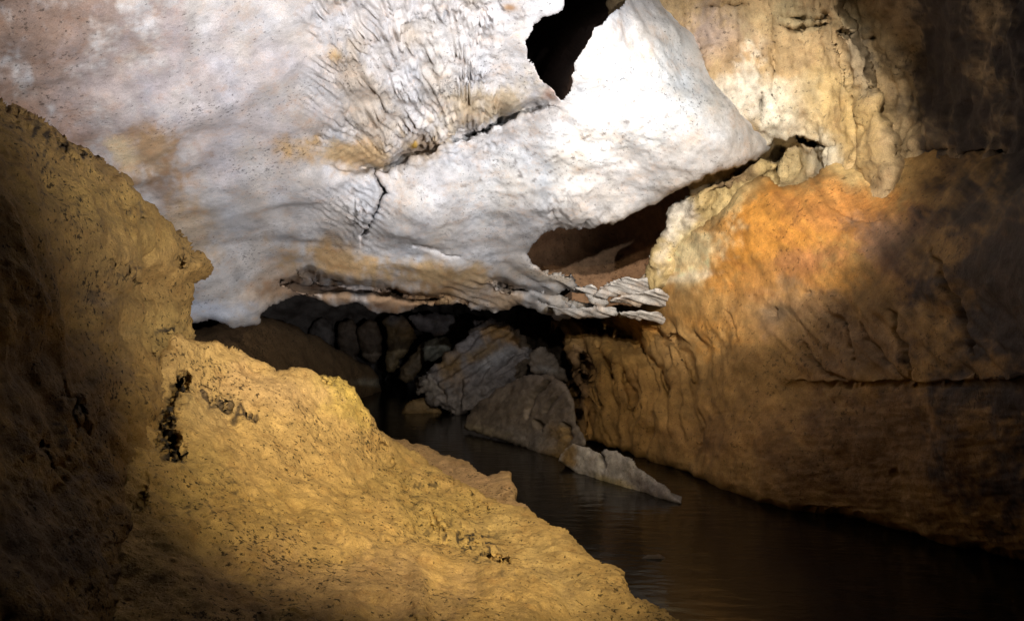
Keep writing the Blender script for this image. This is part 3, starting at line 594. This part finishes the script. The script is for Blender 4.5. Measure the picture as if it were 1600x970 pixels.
def bank_col(x, y, W):
    c = blobs(x, y, (0.46, 0.295, 0.105), [(540,610,60,50,30,(0.52,0.36,0.08),0.8),(400,600,120,40,15,(0.44,0.28,0.12),0.8),(700,800,120,60,35,(0.50,0.34,0.11),0.7),(430,720,120,70,10,(0.42,0.27,0.10),0.7),(330,650,40,40,0,(0.46,0.31,0.13),0.6),
        (850,880,110,50,30,(0.48,0.33,0.13),0.7),(400,800,200,50,0,(0.36,0.23,0.07),0.6),(500,920,300,70,0,(0.30,0.19,0.10),0.6),(300,760,60,100,0,(0.40,0.27,0.09),0.6)], 7.0)
    c = c * (1 + 0.2 * n2(x, y, 40, 97, 5))[..., None]
    for pts in LETTERS:
        g = 0.92 * groove(x, y, pts, 2.3, 0.8, 1.0, False)[..., None]; c = c * (1 - g) + np.array((0.05, 0.035, 0.025)) * g  # dark strokes paint the shadow inside the scratches
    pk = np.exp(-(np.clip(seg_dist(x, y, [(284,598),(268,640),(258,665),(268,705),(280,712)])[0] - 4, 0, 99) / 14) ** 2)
    c = dark_specks(c, x, y, pk, 7, -0.02, 1.0, stretch=(1.0, 0.7))  # specks paint the pocket's shade into the mud colour
    mk = sum(np.exp(-((x - a) / w) ** 2 - ((y - b) / h) ** 2) * k for a, b, w, h, k in ((700,835,60,30,.75),(755,850,35,30,.8),(640,770,40,40,.55),(690,760,40,25,.55),(365,750,50,40,.55),(310,800,90,30,.6),(520,600,16,16,.7),(560,860,70,40,.5),(800,900,60,30,.5),(240,740,25,60,.55)))
    return dark_specks(c, x, y, np.clip(mk, 0, 1), 8, 0.22, 4.0, stretch=(0.8, 1.1))
md = mud_disp(1.0, 0.0)
bank = relief('mud_bank', BANK, BANK_C, 1.8, MUD, lambda x, y, W: md(x, y, W), bank_col, bank_depth, edge_r=14, edge_d=0.10, jit=4,
              skirt=((2, 0.06), (8, 0.3), (14, 0.7), (14, 1.2)), skirt_dz=-0.6)
tag(bank, 'golden pitted mud bank with scratched letters in the foreground', 'mud bank')

PIL = [(-250,60),(0,155),(60,186),(120,206),(160,240),(190,280),(240,322),(280,360),(300,393),(322,403),(330,417),(320,430),(297,444),(294,480),(296,505),(300,530),(292,580),(262,640),(240,690),(220,745),
       (200,800),(185,850),(170,970),(160,1150),(-250,1150)]
PIL_C = [(-250,80,1.8),(0,170,2.6),(120,215,3.0),(240,330,3.5),(320,415,3.9),(290,520,4.0),(260,640,3.25),(220,745,2.85),(185,850,2.4),(160,1150,1.75),(0,500,2.1),(100,300,2.7),(100,600,2.5),(100,950,1.75),(-250,600,1.3),(-250,1150,1.2),(200,450,3.2),(180,650,2.85)]
def pil_depth(x, y):
    D = 0
    yy = y + 8 * n2(x, y, 40, 6)
    D = D + 0.10 * np.exp(-((yy - (455 - 0.12 * (x - 200))) / 16) ** 2) * sstep(120, 220, x)      # notch under the nose
    for pts, w, a in (([(160,400),(190,430),(215,445)], 7, .10), ([(280,400),(288,425)], 5, .09), ([(15,190),(60,205),(110,235),(150,255)], 6, .07), ([(85,220),(110,250),(130,260)], 5, .06), ([(90,600),(110,650),(130,690)], 9, .10), ([(60,680),(80,740)], 6, .07), ([(245,540),(252,570)], 4, .07), ([(213,335),(218,345)], 5, .06), ([(255,513),(262,520)], 5, .06)):
        D = D + a * groove(x, y, pts, w, 9, pts[0][0] * 0.05) * np.clip(0.5 + 1.4 * n2(x, y, 13, 46, 2), 0, 1.4)
    return D
def pil_col(x, y, W):
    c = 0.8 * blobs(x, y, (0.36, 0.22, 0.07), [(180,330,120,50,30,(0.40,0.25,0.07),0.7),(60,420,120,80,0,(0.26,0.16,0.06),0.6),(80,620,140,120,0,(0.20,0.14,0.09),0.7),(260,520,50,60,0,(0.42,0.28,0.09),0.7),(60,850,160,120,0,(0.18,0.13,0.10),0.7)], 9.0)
    c = c * (1 + 0.25 * n2(x, y, 40, 99, 5))[..., None]
    mk = sum(np.exp(-((x - a) / w) ** 2 - ((y - b) / h) ** 2) * k for a, b, w, h, k in ((60,205,70,22,.8),(120,240,50,22,.8),(200,425,40,22,.8),(285,412,12,22,.8),(105,640,40,60,.8),(60,700,40,50,.7),(215,340,18,14,.8),(250,560,14,30,.7),(258,515,14,12,.8),(130,330,90,40,.5),(120,470,90,50,.5),(40,260,60,40,.6)))
    return dark_specks(c, x, y, np.clip(mk, 0, 1), 11, 0.2, 6.0, stretch=(0.9, 0.8))
pmd = mud_disp(1.1, 20.0)
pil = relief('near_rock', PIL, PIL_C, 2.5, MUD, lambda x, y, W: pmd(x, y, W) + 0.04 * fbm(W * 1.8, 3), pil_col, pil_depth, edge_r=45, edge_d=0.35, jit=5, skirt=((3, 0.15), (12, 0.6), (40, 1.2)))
tag(pil, 'big mud-coated brown rock jutting in from the left edge', 'rock')

# ================================================================== stream and enclosing rock
def water_mat():
    m = bpy.data.materials.new('dark_water'); m.use_nodes = True
    nt = m.node_tree; n = nt.nodes; l = nt.links; b = n['Principled BSDF']
    b.inputs['Base Color'].default_value = (0.006, 0.005, 0.0045, 1); b.inputs['Roughness'].default_value = 0.10; b.inputs['IOR'].default_value = 1.33; b.inputs['Specular IOR Level'].default_value = 0.32
    tc = n.new('ShaderNodeTexCoord'); mp = n.new('ShaderNodeMapping'); mp.inputs['Scale'].default_value = (1, 2.2, 1); mp.inputs['Rotation'].default_value = (0, 0, 0.5)
    nz = n.new('ShaderNodeTexNoise'); nz.inputs['Scale'].default_value = 5; nz.inputs['Detail'].default_value = 5
    bp = n.new('ShaderNodeBump'); bp.inputs['Strength'].default_value = 0.12; bp.inputs['Distance'].default_value = 0.05
    l.new(tc.outputs['Object'], mp.inputs[0]); l.new(mp.outputs[0], nz.inputs['Vector']); l.new(nz.outputs[0], bp.inputs['Height']); l.new(bp.outputs[0], b.inputs['Normal'])
    return m
wx, wy = np.meshgrid(np.linspace(-6, 7, 66), np.linspace(-4, 17, 106))
wz = 0.004 * n2(wx, wy, 0.5, 3)
ids = np.arange(wx.size).reshape(wx.shape)
wq = np.stack([ids[:-1, :-1], ids[:-1, 1:], ids[1:, 1:], ids[1:, :-1]], -1).reshape(-1, 4)
st = link('stream', np.stack([wx, wy, wz], -1).reshape(-1, 3), [wq], np.full((wx.size, 3), 0.02), water_mat(), loc=np.array([0, 6, 0.0]))
tag(st, 'dark still stream winding through the cave', 'stream', kind='structure')

# rock all round: sides, rear and far end of the chamber, outside the picture
th = np.linspace(0, 2 * np.pi, 97)[:-1]; ph = np.linspace(-np.pi / 2, np.pi / 2, 49)
T, P = np.meshgrid(th, ph)
S = np.stack([9.5 * np.cos(P) * np.cos(T), 6 + 13 * np.cos(P) * np.sin(T), 1 + 7 * np.sin(P)], -1)
S *= (1 + 0.06 * fbm(S * 0.5, 3))[..., None]
ids = np.arange(T.size).reshape(T.shape); nx = np.roll(ids, -1, 1)
sq = np.stack([ids[:-1], ids[1:], nx[1:], nx[:-1]], -1).reshape(-1, 4)
sh = link('surrounding_rock', S.reshape(-1, 3), [sq], np.full((T.size, 3), 0.16) * np.array([1, .75, .55]), OCHRE, loc=np.array([0, 6, -6.0]))
tag(sh, 'dark rock closing in the chamber all round', 'cave wall', kind='structure')
